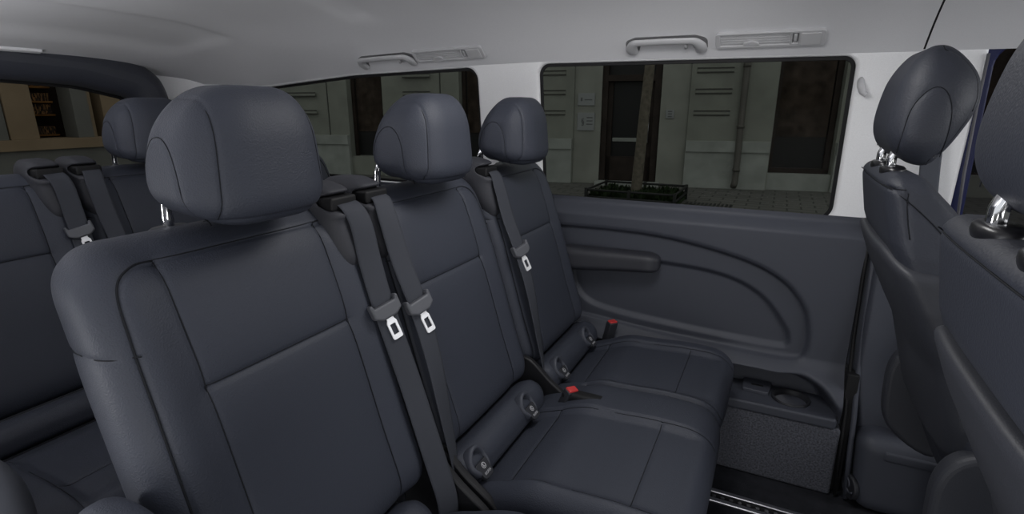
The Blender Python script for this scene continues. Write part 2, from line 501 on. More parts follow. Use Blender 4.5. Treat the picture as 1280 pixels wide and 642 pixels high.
def isofix(y, parent):
    """funnel shaped anchor guide set into the roll: hood, dark throat, sloping tongue with printed mark"""
    ez = np.array([.72, 0, .69]); ex = np.array([0, 1., 0]); ey = np.cross(ez, ex)   # ey points up the roll
    o = np.array([-.487, y, -.706]); ex = ex * .86; ey = ey * .86
    hood = []
    for (r, h) in [(.034, -.012), (.034, .006), (.031, .012), (.026, .012), (.023, .006), (.022, -.012)]:
        hood.append((r, h))
    V = []; F = []; n = 26
    for (r, h) in hood:
        for k in range(n + 1):
            a = math.pi * (-.62 + 2.24 * k / n) ; a = math.pi * 1.5 - .0 + (k / n - .5) * 2 * math.pi * .78 + math.pi
            V.append((r * math.cos(a), r * math.sin(a) * 1.15, h + .010 * max(0, math.sin(a))))
    m = n + 1
    for i in range(len(hood) - 1):
        for k in range(n): F.append((i * m + k, i * m + k + 1, (i + 1) * m + k + 1, (i + 1) * m + k))
    g = mk('isofix_guide', place(V, o, ex, ey, ez), F, PANEL, parent)
    v, f = plate([[(.025 * math.cos(2 * math.pi * k / 24), .027 * math.sin(2 * math.pi * k / 24)) for k in range(24)]], .002)
    mk('throat', place(v, o + ez * .001, ex, ey, ez), f, BLACK, g, False)
    tongue = rpoly([(-.024, -.002), (.024, -.002), (.019, -.044), (-.019, -.044)], [.004, .004, .010, .010], 4)
    v, f = plate([tongue], .010, .002)
    mk('tongue', place(v, o + ez * .007, ex, ey, ez), f, DARKPL, g, False)
    # child seat mark: a ring with a small seated figure, and the printed word below
    ring = [(.0075 * math.cos(2 * math.pi * k / 28), .0075 * math.sin(2 * math.pi * k / 28)) for k in range(28)]
    ring2 = [(q[0] * .8, q[1] * .8) for q in ring]
    parts = [plate([ring, ring2], .0004), plate([[(q[0] * .24 - .001, q[1] * .24 + .0028) for q in ring]], .0004),
             plate([[(-.003, .001), (-.0012, .001), (-.0008, -.0018), (.0028, -.0018), (.0032, -.0035), (-.0026, -.0035)]], .0004)]
    v, f = join(*parts); v = np.array(v) + np.array([0, -.014, .0122 + .0005])
    mk('child_seat_mark', place(v, o, ex, ey, ez), f, SYMBOL, g, False)
    v, f = text_mesh('ISOFIX', .0088); v[:, 1] -= .032; v[:, 2] += .0124
    mk('isofix_lettering', place(v, o, ex, ey, ez), f, SYMBOL, g, False)
    return g

def belt_housing(y, parent):
    """hood on the upper corner of the backrest the belt runs out of"""
    V, F = rbox((.128, .080, .165), (.050, .026, .048), (.006, .005, .006), 2.2)
    x, yy, z = V[:, 0], V[:, 1], V[:, 2]
    h = z / .165 + .5
    xx = -.733 + x + .024 * (1 - h) - .014 * h
    yy = yy * (1 - .35 * sm((.45 - h) / .45))
    P = np.stack([xx, y + yy, -.208 + z], 1)
    # mouth: a wide slot pressed into the front
    d = pdist(P[:, [1, 2]], [(y - .024, -.158), (y + .024, -.158)])
    fr = sm((x - .02) / .03)
    P[:, 0] -= .030 * fr * sm((.017 - d) / .012)
    P[:, 0] += .007 * fr * np.exp(-((d - .021) / .006) ** 2)
    b = mk('belt_housing', P, F, PLASTIC_HOUSE, parent)
    v, f = box(None, (-.712, y - .031, -.172), (-.676, y + .031, -.148), .005, None)
    mk('slot', v, f, BLACK, b)
    return b
PLASTIC_HOUSE = mat('soft black housing', (.030, .031, .038), .6, spec=.35, bump=.25, scale=600)

BLACKPL2 = mat('matt black plastic', (.012, .012, .014), .5, spec=.35)
def hinge_lever(y, parent, s=1):
    """curved recliner cover plates at the foot of the backrest"""
    out = catmull([(-.60, -.84), (-.615, -.72), (-.585, -.66), (-.54, -.655), (-.48, -.705), (-.425, -.745), (-.41, -.770), (-.43, -.795), (-.50, -.84)], 6, True)
    v, f = plate([[tuple(p) for p in out]], .018, .005)
    v = np.stack([v[:, 0], y + v[:, 2], v[:, 1]], 1)
    return mk('recliner_cover', v, f, BLACKPL2, parent, False)

def build_row():
    s = thing('single_seat', (-.55, .515, -1.10), 'large dark leather single seat filling the left foreground, seat belt at its right edge', 'seat', 'rear passenger seats')
    backrest(.515, s)
    rear_headrest(.520, s)
    cushion(.288, .742, [(.385, .645)], s)
    roll(.30, .66, s)
    belt_housing(.700, s)
    hinge_lever(.722 + .024, s)
    box('seat_base', (-.50, .33, -1.10), (-.18, .70, -.865), .02, DARKPL, s)
    # armrest along the open side
    V, F = rbox((.42, .062, .085), (.05, .028, .036), (.01, .006, .006), 2.2)
    x = V[:, 0]; h = V[:, 2]
    P = np.stack([x - .475, .246 + V[:, 1], -.484 + h - .02 * sm((x - .0) / .2) * (h < 0) * -1], 1)
    P[:, 2] += .012 * np.exp(-((P[:, 0] + .620) / .06) ** 2)
    mk('armrest', P, F, LEATHER, s)

    b = thing('double_bench_seat', (-.55, 1.20, -1.10), 'dark leather two-place bench seat in the middle row, in front of the wide side window', 'seat', 'rear passenger seats')
    for c in (.977, 1.434):
        backrest(c, b)
        rear_headrest(c - (.022 if c > 1.2 else .006), b)
        belt_housing(c - .190, b)
    cushion(.765, 1.605, [(.815, 1.105), (1.270, 1.530)], b, deep=(1.245,))
    roll(.775, 1.165, b); roll(1.225, 1.62, b)
    for y in (.815, 1.055, 1.275, 1.510): isofix(y, b)
    hinge_lever(.772, b); hinge_lever(1.204, b)
    box('seat_base', (-.50, .82, -1.10), (-.20, 1.58, -.865), .02, DARKPL, b)
    # slit in the cushion for the buckle
    v, f = box(None, (-.425, 1.134, -.716), (-.315, 1.168, -.690), .010, None)
    mk('buckle_slit', v, f, BLACK, b)
    return s, b

single, bench = build_row()
DX, DZ = -.985, .012
single3 = copy_tree(single, drop=('headrest', 'armrest'))
single3.location = (single.location.x + DX, single.location.y, single.location.z)
tag(single3, 'leather single seat of the last row, cut by the left picture edge', 'seat')
bench3 = copy_tree(bench)
bench3.location = (bench.location.x + DX, bench.location.y, bench.location.z)
tag(bench3, 'dark leather two-place bench seat in the last row, in front of the tailgate window', 'seat')

# ------------------------------------------------------------------ belts
def belt(name, path, wid, at, label, parts=True, grip_w=.5, dx=0, hang=None):
    o = thing(name, (path[-1][0], path[-1][1], path[-1][2]), label, 'seat belt', 'rear seat belts')
    v, f = ribbon(path, wid)
    mk('webbing', v, f, BELT, o)
    c, w, d = [np.array(q, float) for q in at]
    w /= np.linalg.norm(w); d = d - w * (d @ w); d /= np.linalg.norm(d); n = np.cross(w, d)
    if n[1] > 0: n = -n
    w, d = w * .97 - d * .24, d * .97 + w * .24                     # the grip hangs a little askew
    # grip: a wide yoke with upturned ends
    ol = rpoly([(-.035, -.018), (-.028, -.019), (-.025, -.010), (.025, -.010), (.028, -.019), (.035, -.018), (.034, .010), (.017, .019), (-.017, .019), (-.034, .010)], [.004, .003, .003, .003, .003, .004, .006, .005, .005, .006], 4)
    v, f = plate([ol], .019, .005)
    v = np.array(v) * (.86, .95, .9)
    g = mk('tongue_grip', place(v, c + n * .004, w, d, n), f, GRIP, o, False)
    ol = rpoly([(-.0085, .010), (.0085, .010), (.0088, .024), (.0125, .030), (.0125, .066), (-.0125, .066), (-.0125, .030), (-.0088, .024)], [.001, .001, .003, .003, .004, .004, .003, .003], 4)
    hl = rpoly([(-.0068, .034), (.0068, .034), (.0068, .056), (-.0068, .056)], .0015, 3)
    v, f = plate([ol, hl], .003, .0006)
    v = np.array(v) * (.84, .92, 1)
    mk('latch_plate', place(v, c + n * .004, w, d, n), f, STEEL, g, False)
    return o

def belt_near(dx=0, dz=0, label='', y0=.700, u=1.0):
    p = [(-.705, y0, -.160), (-.674, y0 + .004, -.163), (-.655, y0 + .012, -.195), (-.640, y0 + .014, -.27), (-.614, y0 + .012, -.352), (-.565, y0 + .016, -.50), (-.522, y0 + .015, -.63), (-.492, y0 + .012, -.72), (-.490, y0 + .010, -.78)]
    w = [(0, 1, 0), (0.1, 1, 0), (.3, .95, 0), (.4, .9, 0), (.36, .93, 0), (.45, .88, 0), (.5, .85, 0), (.45, .88, 0), (.4, .9, 0)]
    p = [(a + dx, b, c + dz) for a, b, c in p]
    t = np.array(p[5]) - np.array(p[4])
    return belt('seat_belt', p, w, (np.array(p[3]) * (1 - u) + np.array(p[4]) * u + np.array([.004, 0, 0]) * (1 - u), w[4], t), label)

def belt_mid(dx=0, dz=0, label='', y0=.787, k=0):
    p = [(-.705, y0, -.160), (-.672, y0 + .002, -.163), (-.652, y0 - .003, -.20), (-.628, y0 - .002, -.28), (-.595, y0 + .000, -.365), (-.560, y0 - .004, -.47), (-.532, y0 - .008, -.60), (-.512, y0 - .012, -.70), (-.505, y0 - .014, -.78)]
    w = [(0, 1, 0), (.1, 1, 0), (.25, .95, 0), (.3, .93, 0), (.28, .95, 0), (.1, 1, 0), (-.15, .95, 0), (-.35, .9, 0), (-.4, .9, 0)]
    p = [(a + dx, b, c + dz) for a, b, c in p]
    t = np.array(p[5]) - np.array(p[4])
    return belt('seat_belt', p, w, (p[4], w[4], t), label)

belt_near(label='charcoal seat belt hanging at the inner edge of the large single seat, lowest chrome tongue')
belt_mid(label='charcoal seat belt along the middle place of the bench, right of the single seat')
belt_mid(y0=1.244, label='charcoal seat belt of the bench place next to the side window')
belt_near(dx=DX, u=.45, label='seat belt hanging at the inner edge of the last row single seat, at far left')
belt_mid(dx=DX, label='seat belt over the last row bench, tongue half hidden behind the large seat')

def buckle(c, tilt, label, red_on_top=True):
    o = thing('seat_belt_buckle', c, label, 'seat belt buckle', 'seat belt buckles')
    ez = np.array([tilt[0], tilt[1], 1.0]); ez /= np.linalg.norm(ez); ex = np.array([.5, .86, 0]); ex -= ez * (ex @ ez); ex /= np.linalg.norm(ex); ey = np.cross(ez, ex)
    v, f = box(None, (-.018, -.012, -.04), (.018, .012, .046), .005, None)
    h = mk('housing', place(v, c, ex, ey, ez), f, DARKPL, o)
    v, f = box(None, (-.015, -.0095, .040), (.015, .0095, .050), .003, None)
    mk('red_button', place(v, c, ex, ey, ez), f, RED, o)
    ol = rpoly([(-.010, -.028), (.010, -.028), (.007, -.014), (-.007, -.014)], .002, 3)
    v, f = plate([ol], .003, .001); v = np.stack([v[:, 0], v[:, 2] - .012, v[:, 1]], 1)
    mk('notch', place(v, c, ex, ey, ez), f, BLACK, o, False)
    v, f = box(None, (-.011, -.004, -.14), (.011, .004, -.035), .003, None)
    mk('stalk', place(v, c, ex, ey, ez), f, BLACK, o)
    return o
buckle((-.446, 1.640, -.735), (.20, .0), 'black upright buckle with red button by the wall at the bench end')
buckle((-.418, 1.150, -.729), (.40, .0), 'black buckle sunk between the two bench places, red button showing')
def strap_loops():
    pass

# ------------------------------------------------------------------ front seats
FZ = [-.90, -.79, -.646, -.61, -.413, -.36, -.283, -.213, -.12, -.09]
FX = [.43, .393, .344, .325, .268, .240, .202, .175, .156, .160]
def xfr(z): return np.interp(z, FZ, FX)

def front_seat(c, label, place_):
    s = thing('car_seat', (.55, c, -1.10), label, 'seat', 'front seats')
    w, zb, zt = .45, -.72, -.104
    V, F = rbox((1, w, zt - zb), (.20, .05, .028), (.03, .004, .004), 2.2)
    t, y = V[:, 0], V[:, 1]; z = V[:, 2] + (zt + zb) / 2
    h = (z - zb) / (zt - zb)
    y = y * np.interp(h, [0, .55, .80, .93, 1], [1.0, 1.0, .93, .82, .78])
    th = np.interp(z, [-.72, -.5, -.3, -.16, -.098], [.14, .15, .15, .125, .10])
    xr = xfr(z); 
    curve = .010 * (np.abs(y) / .22) ** 3            # the flanks sweep forward
    x = xr + (t + .5) * th + (1 - .4 * (t + .5)) * curve
    z = z - .045 * sm((t + .1) / .6) * sm((h - .8) / .2)
    P = np.stack([x, c + y, z], 1)
    S = [dict(ax=(1, 2), dir=(-1, 0, .0), line=[(c - .25, -.125), (c + .25, -.125)], min=.05)]
    for q in (-1, 1):
        S.append(dict(ax=(0, 2), dir=(0, q, .0), line=catmull([(.155, -.118), (.20, -.15), (.25, -.20), (.29, -.26)], 5), min=.15))
        S.append(dict(ax=(0, 2), dir=(0, q, .0), line=catmull([(.190, -.130), (.192, -.16), (.200, -.20)], 5), min=.15))
    P = seam(P, F, S)
    o = mk('backrest', P, F, LEATHER_COARSE, s)
    seam_shades('seam', P, F, S, SEAMSHADE, o)
    # hard back panel wrapping the rear of the backrest
    V, F = rbox((1, .452, .35), (.25, .040, .016), (.06, .008, .008), 2.2)
    t, y = V[:, 0], V[:, 1]; z = V[:, 2] - .400
    y = y * np.interp(z, [-.575, -.5, -.30, -.225], [.90, 1.0, 1.01, .98])
    zz = z + .035 * (y / .22) * 0 - .02 * sm((np.abs(y) - .12) / .1) * sm((z + .35) / .1)
    x = xfr(zz) - .017 + .022 * (np.abs(y) / .22) ** 3 + (t + .5) * np.interp(zz, [-.72, -.3, -.22], [.075, .085, .05])
    mk('back_panel', np.stack([x, c + y, zz], 1), F, DARKPANEL, s)
    hr = headrest(c, s, X=.214, Z=.007, W=.268, D=.112, H=.186, m=LEATHER_COARSE, drop=.022, ry=.062, oval=1.0)
    for q in (-1, 1):
        mk('post', *tube([(.178, c + q * .058, -.16), (.178, c + q * .058, -.084), (.181, c + q * .058, -.074), (.195, c + q * .058, -.062), (.212, c + q * .058, -.048)], .0078, 18), CHROME, hr)
        v, f = lathe([(.034, -.008), (.037, .0), (.036, .005), (.030, .008), (.012, .0085)], (.182, c + q * .058, -.106), 30, 'z', .52, 1)
        mk('post_guide', v, f, BLACKPL, hr)
    # seat pan, recliner cover, plinth
    V, F = rbox((.52, .50, .15), (.07, .06, .055), (.02, .02, .02), 2.2)
    mk('cushion', V + np.array([.66, c, -.715]), F, LEATHER_COARSE, s)
    for q in (-1, 1):
        ol = catmull([(.290, -.63), (.300, -.56), (.340, -.525), (.40, -.53), (.445, -.59), (.46, -.70), (.41, -.80), (.31, -.74)], 6, True)
        v, f = plate([[tuple(p) for p in ol]], .040, .012)
        mk('recliner_cover', np.stack([v[:, 0], c + q * .225 + v[:, 2], v[:, 1]], 1), f, DARKPANEL, s, False)
    box('seat_base', (.42, c - .19, -1.10), (.86, c + .19, -.78), .02, DARKPL, s)
    return s
DARKPANEL = mat('charcoal seat back plastic', (.032, .034, .042), .5, spec=.45, bump=.2, scale=600)
BLACKPL = mat('glossy black plastic', (.010, .010, .012), .3, spec=.5)
driver = front_seat(1.210, 'front seat by the far side wall seen from behind, tilted oval headrest on chrome posts', 0)
pas = copy_tree(driver); pas.location = (driver.location.x, driver.location.y - .665, driver.location.z)
tag(pas, 'front seat nearest the viewer, cut off by the right picture edge', 'seat')

# ------------------------------------------------------------------ van shell
# ceiling ------------------------------------------------
def zedge(x): return np.interp(x, [-2.6, -2.45, -2.06, -1.8, -1.55, -.985, -.752, .15, .45, 1.4], [.110, .108, .095, .114, .131, .144, .147, .137, .133, .125])
def zmid(x): return np.interp(x, [-2.6, -2.5, -2.2, -1.7, -1.2, 0, .6, 1.4], [.155, .178, .250, .310, .335, .335, .32, .25])
YE = 1.7035
def zceil(x, y):
    t = np.clip((YE - y) / .84, 0, 1); t2 = np.clip((y + .26) / .84, 0, 1)
    k = 1 - (1 - np.minimum(t, t2)) ** 4.5
    z = zedge(x) + (zmid(x) - zedge(x)) * k
    # two shallow pressed ribs run across the roof
    r1 = (1 - sm((x + 1.93) / .05)) * sm((1.47 - y) / .05) * sm((x + 2.32) / .10)
    r2 = sm((x + 1.37) / .04) * sm((-1.20 - x) / .05) * sm((1.50 - y) / .05)
    return z + .010 * r1 + .007 * r2
def ceil_v(x, y): return np.stack([x, y, zceil(x, y)], 1)
v, f = grid(np.linspace(-2.56, .284, 150), np.linspace(-.25, YE, 90), ceil_v)
tag(mk('ceiling', v, f, HEADLINER), kind='structure')
v, f = grid(np.linspace(.2885, 1.35, 50), np.linspace(-.25, YE, 70), lambda x, y: ceil_v(x, y) + np.array([0, 0, .001]))
tag(mk('ceiling_front', v, f, HEADLINER), kind='structure')
v, f = grid(np.linspace(.279, .294, 4), np.linspace(-.25, YE, 60), lambda x, y: ceil_v(x, y) + np.array([0, 0, .005]))
tag(mk('trim_1', v, f, BLACK), kind='structure')

def cframe(x, y):
    """frame on the ceiling: ex along the van, ey down towards the wall, ez into the room"""
    e = 1e-3; z = float(zceil(np.array([x]), np.array([y]))[0])
    ey = np.array([0, e, float(zceil(np.array([x]), np.array([y + e]))[0]) - z]); ey /= np.linalg.norm(ey)
    ex = np.array([e, 0, float(zceil(np.array([x + e]), np.array([y]))[0]) - z]); ex /= np.linalg.norm(ex)
    ez = np.cross(ey, ex); ez = ez if ez[2] < 0 else -ez
    return np.array([x, y, z]), ex, ey, ez

GREYSHADE = mat('recess grey', (.16, .16, .165), .7)
def grab_handle(xc, y, L, label):
    o, ex, ey, ez = cframe(xc, y)
    t = thing('grab_handle', o, label, 'grab handle', 'ceiling grab handles')
    # swept bar: two feet on the lining joined by a grip bowed into the room
    path = catmull([(-L / 2 + .016, .038, .003), (-L / 2 + .016, .016, .010), (-L / 2 + .030, -.008, .018), (-L / 2 + .058, -.013, .021), (0, -.015, .022), (L / 2 - .058, -.013, .021), (L / 2 - .030, -.008, .018), (L / 2 - .016, .016, .010), (L / 2 - .016, .038, .003)], 8)
    n = len(path); s = np.linspace(0, 1, n); wid = np.interp(s, [0, .12, .3, .7, .88, 1], [.016, .017, .0105, .0105, .017, .016])
    V, F = tube(place(path, o, ex, ey, ez), wid, 16)
    # flatten the section towards the lining
    P = np.array(V) - o; h = P @ ez; base = np.repeat((place(path, o, ex, ey, ez) - o) @ ez, 16)
    P = P + ((base + (h - base) * .55 - h)[:, None]) * ez + o
    mk('grip', P, F, GREYPL, t)
    ol = rpoly([(-L / 2 - .003, .036), (-L / 2 - .003, -.002), (-L / 2 + .028, -.015), (L / 2 - .028, -.015), (L / 2 + .003, -.002), (L / 2 + .003, .036), (L / 2 - .034, .036), (L / 2 - .045, .002), (-L / 2 + .045, .002), (-L / 2 + .034, .036)], [.008, .02, .02, .02, .02, .008, .006, .006, .006, .006], 5)
    v, f = plate([ol], .003, .001)
    mk('shade_plate', place(v, o, ex, ey, ez), f, GREYSHADE, t, False)  # dark plate that stands for the shade behind the grip
    v, f = tube(place([(L * .26, .004, .002), (L * .26, .010, .014), (L * .26, .020, .012)], o, ex, ey, ez), .005, 10)
    mk('coat_peg', v, f, GREYPL, t)
    return t
grab_handle(-.333, 1.655, .225, 'grey grab handle on the ceiling above the wide side window')
grab_handle(-1.345, 1.655, .255, 'grey grab handle on the ceiling above the rear side window')

def vent(xc, y, L, H, label):
    o, ex, ey, ez = cframe(xc, y)
    t = thing('air_outlet', o, label, 'air vent', 'ceiling air vents')
    P = lambda v: place(v, o, ex, ey, ez)
    a, b = L / 2, H / 2
    v, f = plate([rpoly([(-a, -b), (a, -b), (a, b), (-a, b)], .010, 5), rpoly([(-a + .012, -b + .007), (a * .38, -b + .007), (a * .38, b - .010), (-a + .012, b - .010)], .002, 3), rpoly([(a * .42, -b + .008), (a * .53, -b + .008), (a * .53, b - .012), (a * .42, b - .012)], .002, 3)], .010, .0025)
    v[:, 2] += .005
    fr = mk('frame', P(v), f, GREYPL, t, False)
    v, f = box(None, (-a + .010, -b + .006, -.002), (a * .54, b - .009, .002), .0005, None)
    mk('duct', P(v), f, GREYMID, t, False)
    for k in range(4):
        q = -b + .010 + (H - .020) * (k + .35) / 4
        v, f = box(None, (-a + .012, q - .0035, .002), (a * .38, q + .0035, .0065), .0012, None)
        mk('slat', P(v), f, GREYPL, t)
    v, f = box(None, (a * .445, -b + .012, .001), (a * .505, b - .016, .009), .0018, None)
    mk('thumbwheel', P(v), f, GREYPL, t)
    ol = [(-a * .32 + .020 * math.cos(th_), b - .012 + .012 * -math.sin(th_)) for th_ in np.linspace(0, math.pi, 16)]
    v, f = plate([ol], .012, .001); v[:, 2] += .006
    mk('adjuster_tab', P(v), f, GREYPL, t, False)
    v, f = plate([rpoly([(a * .56, -b + .007), (a - .012, -b + .007), (a - .012, b - .008), (a * .56, b - .008)], .003, 3)], .003, .001)
    v[:, 2] += .011
    mk('lamp_lens', P(v), f, LENS, t, False)
    return t
GREYMID = mat('vent grey', (.30, .30, .31), .6)
LENS = mat('frosted lamp lens', (.53, .53, .54), .35)
vent(-.063, 1.660, .266, .052, 'long grey air vent with lamp on the ceiling above the wide side window')
vent(-1.070, 1.660, .285, .052, 'long grey air vent with lamp on the ceiling above the pillar between side windows')

o_, ex_, ey_, ez_ = cframe(-2.41, .98)
lt = thing('ceiling_light_bar', o_, 'thin bright strip lamp on the ceiling above the tailgate window', 'ceiling light')
v, f = box(None, (-.013, -.22, -.002), (.013, .09, .010), .005, None)
mk('lamp_lens', place(v, o_, ex_, ey_, ez_), f, LENSB, lt) if False else None
LENSB = mat('clear lamp lens', (.86, .86, .88), .2)
mk('lamp_lens', place(v, o_, ex_, ey_, ez_), f, LENSB, lt)

# window wall -------------------------------------------
YW = 1.75
def wally(z): return YW - .07 * (np.asarray(z) + .30)
def up(V, off=0):
    V = np.array(V); return np.stack([V[:, 0], wally(V[:, 1]) + V[:, 2] + off, V[:, 1]], 1)
W1 = rpoly([(-.752, .142), (.150, .132), (.154, -.314), (-.741, -.303)], [.035, .030, .045, .03], 8)
W2 = rpoly([(-2.06, .088), (-1.55, .126), (-.985, .139), (-.978, -.292), (-2.10, -.286)], [.006, .4, .045, .04, .05], 8)
def grow(ol, d):
    P = np.array(ol); Q = np.roll(P, -1, 0) - np.roll(P, 1, 0); Q /= np.maximum(np.linalg.norm(Q, axis=1), 1e-9)[:, None]
    n = np.stack([-Q[:, 1], Q[:, 0]], 1); c = P.mean(0)
    sgn = np.sign(((P - c) * n).sum(1).mean())
    return [tuple(p) for p in P + n * d * sgn]
outer = [(-2.50, .20), (.415, .20), (.415, -.36), (-2.50, -.36)]
v, f = plate([outer, W1, W2], .030, .010)
wl = tag(mk('trim_2', up(v), f, PILLAR, None, False), kind='structure')
for nm, ol in (('window_1', W1), ('window_2', W2)):
    v, f = plate([grow(ol, .012)], .004)
    wn = tag(mk(nm, up(v, .018), f, TINT, None, False), kind='structure')
    v, f = plate([grow(ol, .013), grow(ol, -.010)], .006, .001)
    mk('window_seal', up(v, .004), f, BLACK, wn, False)
v, f = box(None, (-.014, -.020, -.006), (.014, .020, .012), .006, None)
ch = thing('coat_hook', (.200, 1.70, .07), 'small white coat hook on the pillar right of the wide window', 'coat hook')
mk('hook', *tube([(.166, 1.712, .075), (.165, 1.702, .069), (.167, 1.694, .054), (.172, 1.692, .040), (.178, 1.694, .034), (.182, 1.692, .040)], [.005, .008, .009, .008, .006, .004], 12), GREYPL, ch)

# lower side panel ---------------------------------------
outc = catmull([(-.95, -.40), (-.66, -.386), (-.33, -.389), (-.084, -.430), (.045, -.482), (.115, -.555), (.140, -.630), (.142, -.690), (.132, -.722), (.100, -.736), (.02, -.738), (-.10, -.735), (-.30, -.728), (-.60, -.706), (-.95, -.69)], 6, True)
innc = catmull([(-.60, -.505), (-.48, -.490), (-.33, -.480), (-.124, -.494), (.000, -.545), (.075, -.632), (.092, -.672), (.088, -.695), (.062, -.704), (-.06, -.703), (-.26, -.694), (-.46, -.678), (-.56, -.650), (-.61, -.58)], 6, True)
alc = catmull([(-1.3, -.775), (-.9, -.772), (-.30, -.772), (.06, -.772), (.16, -.785), (.205, -.820), (.215, -.870), (.10, -.880), (-.9, -.880), (-1.3, -.88)], 6, True)
def side(x, z):
    Q = np.stack([x, z], 1)
    y = YW - .019 - .041 * sm((-.303 - z) / .045)
    so = sdist(Q, outc); si = sdist(Q, innc); sa = sdist(Q, alc)
    y = y + .017 * sm(-so / .010) + .003 * np.exp(-(so / .005) ** 2) + .013 * sm(-si / .020 + .3)
    bulge = .090 * sm((-.715 - z) / .10)
    y = y - bulge
    wa = .02 + .040 * sm((x - .06) / .10); ka = sm((wa * .5 - sa) / wa)
    y = y * (1 - ka) + 1.738 * ka
    y = np.where(z < -.865, 1.622, y)
    return np.stack([x, y, z], 1)
xs = np.concatenate([np.linspace(-2.48, -1.02, 30), np.linspace(-1.0, .243, 250)])
v, f = grid(xs, np.concatenate([np.linspace(-1.10, -.90, 6), np.linspace(-.882, -.292, 170)]), side)
wall = tag(mk('wall_left', v, np.array(f)[:, ::-1], PANEL), kind='structure')
# armrest blade on the panel
V, F = rbox((.345, .075, .082), (.05, .03, .026), (.006, .006, .005), 2.3)
x, y, z = V[:, 0], V[:, 1], V[:, 2]; k = sm((x + .17) / .33)
z = np.where(z > 0, z * (1 - .15 * k), z * (1 - .28 * k)) + .006 * k
P = np.stack([-.478 + x, 1.672 + y + .020 * k, -.492 + z], 1)
mk('armrest', P, F, DARKARM, wall) if False else None
DARKARM = mat('dark armrest leather', (.026, .027, .034), .5, spec=.4, bump=.2, scale=500)
mk('armrest', P, F, DARKARM, wall)
# ledge with cup holder
cx, cy, cr = .118, 1.675, .050
circ = [(cx + cr * math.cos(2 * math.pi * k / 40), cy + cr * .98 * math.sin(2 * math.pi * k / 40)) for k in range(40)]
ol = rpoly([(-1.2, 1.597), (.236, 1.597), (.236, 1.745), (-1.2, 1.745)], [.002, .012, .002, .002], 4)
v, f = plate([ol, circ], .032, .007)
v[:, 2] += -.868
led = mk('ledge', v, f, PANEL, wall, False)
v, f = lathe([(.0535, -.0005), (.0535, .004), (.051, .006), (.047, .004), (.046, -.02), (.042, -.075), (.040, -.078), (.001, -.078)], (cx, cy, -.852), 40)
mk('cup_holder', v, f[:-2], DARKPL, led)
v, f = plate([rpoly([(-.02, 1.662), (.055, 1.655), (.065, 1.735), (-.02, 1.735)], .008, 4)], .014, .004); v[:, 2] += -.847
mk('tray_lid', v, f, PANEL, led, False)
v, f = box(None, (.005, 1.690, -.841), (.040, 1.700, -.8392), .001, None)
mk('finger_notch', v, f, BLACK, led)
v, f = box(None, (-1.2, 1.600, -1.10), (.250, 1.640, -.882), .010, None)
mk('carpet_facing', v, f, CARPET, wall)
v, f = tube([(.2365, 1.60, -.853), (.2365, 1.64, -.851), (.2365, 1.70, -.848), (.228, 1.735, -.80)], .0012, 6)
mk('joint_line', v, f, BLACK, wall)

# B pillar lower trim
def pil(x, z):
    y = 1.668 - .02 * sm((-.35 - z) / .3) + .06 * sm((.275 - x) / .03) + .05 * sm((x - .46) / .08)
    return np.stack([x + .035 * sm((-.70 - z) / .25) - .0 * z, y, z], 1)
v, f = grid(np.linspace(.247, .44, 40), np.linspace(-1.10, -.29, 60), pil)
tp = tag(mk('trim_3', v, np.array(f)[:, ::-1], PANEL), kind='structure')
v, f = tube([(.2455, 1.700, -.30), (.246, 1.690, -.45), (.249, 1.675, -.62), (.252, 1.650, -.76), (.254, 1.622, -.83), (.256, 1.604, -.92), (.262, 1.600, -1.09)], .005, 10)
mk('door_gap_seal', v, f, BLACK, tp)
v, f = box(None, (.228, 1.745, -1.10), (.275, 1.775, -.285), .003, None)
mk('gap_backing', v, f, BLACK, tp)  # added black filler, blocks light leaking through the gap
v, f = box(None, (.2445, 1.632, -1.10), (.275, 1.75, -.72), .003, None)
mk('gap_backing', v, f, BLACK, tp)  # second added filler against the leak lower down
v, f = tube([(.262, 1.694, -.33), (.266, 1.676, -.55), (.272, 1.650, -.74), (.276, 1.618, -.84), (.280, 1.604, -.95), (.288, 1.598, -1.09)], .007, 10)
mk('edge_strip', v, f, PANEL, tp)
# step box at the pillar foot
V, F = rbox((.22, .16, .235), (.05, .045, .045), (.01, .01, .01), 2.3)
P = V + np.array([.405, 1.645, -.985]); P[:, 0] -= .012 * (P[:, 2] + .985) / .2
pb = mk('pillar_foot_cover', P, F, PANEL, tp)
v, f = box(None, (.350, 1.562, -.925), (.50, 1.60, -.895), .008, None)
mk('cover_lip', v, f, PANEL, pb)
v, f = box(None, (.405, 1.60, -.87), (.45, 1.66, -.78), .006, None)
mk('belt_slot', v, f, BLACK, pb)
# round swirl cap on the foot
ex, ey, ez = np.array([.35, -.94, 0]), np.array([0, 0, 1.]), np.array([-.94, -.35, 0])
cc = np.array([.292, 1.592, -1.045])
v, f = lathe([(.036, -.008), (.036, .002), (.033, .005), (.029, .003), (.005, .002)], (0, 0, 0), 32, 'z')
cap = mk('round_cap', place(v, cc, ex, ey, ez), f, DARKPL, pb)
for a0 in (0.4, 2.5, 4.6):
    pts = [((.006 + .020 * t) * math.cos(a0 + 1.6 * t), (.006 + .020 * t) * math.sin(a0 + 1.6 * t), .005) for t in np.linspace(0, 1, 10)]
    v, f = tube(pts, .0028, 8); mk('swirl_rib', place(v, cc, ex, ey, ez), f, PANEL, cap)

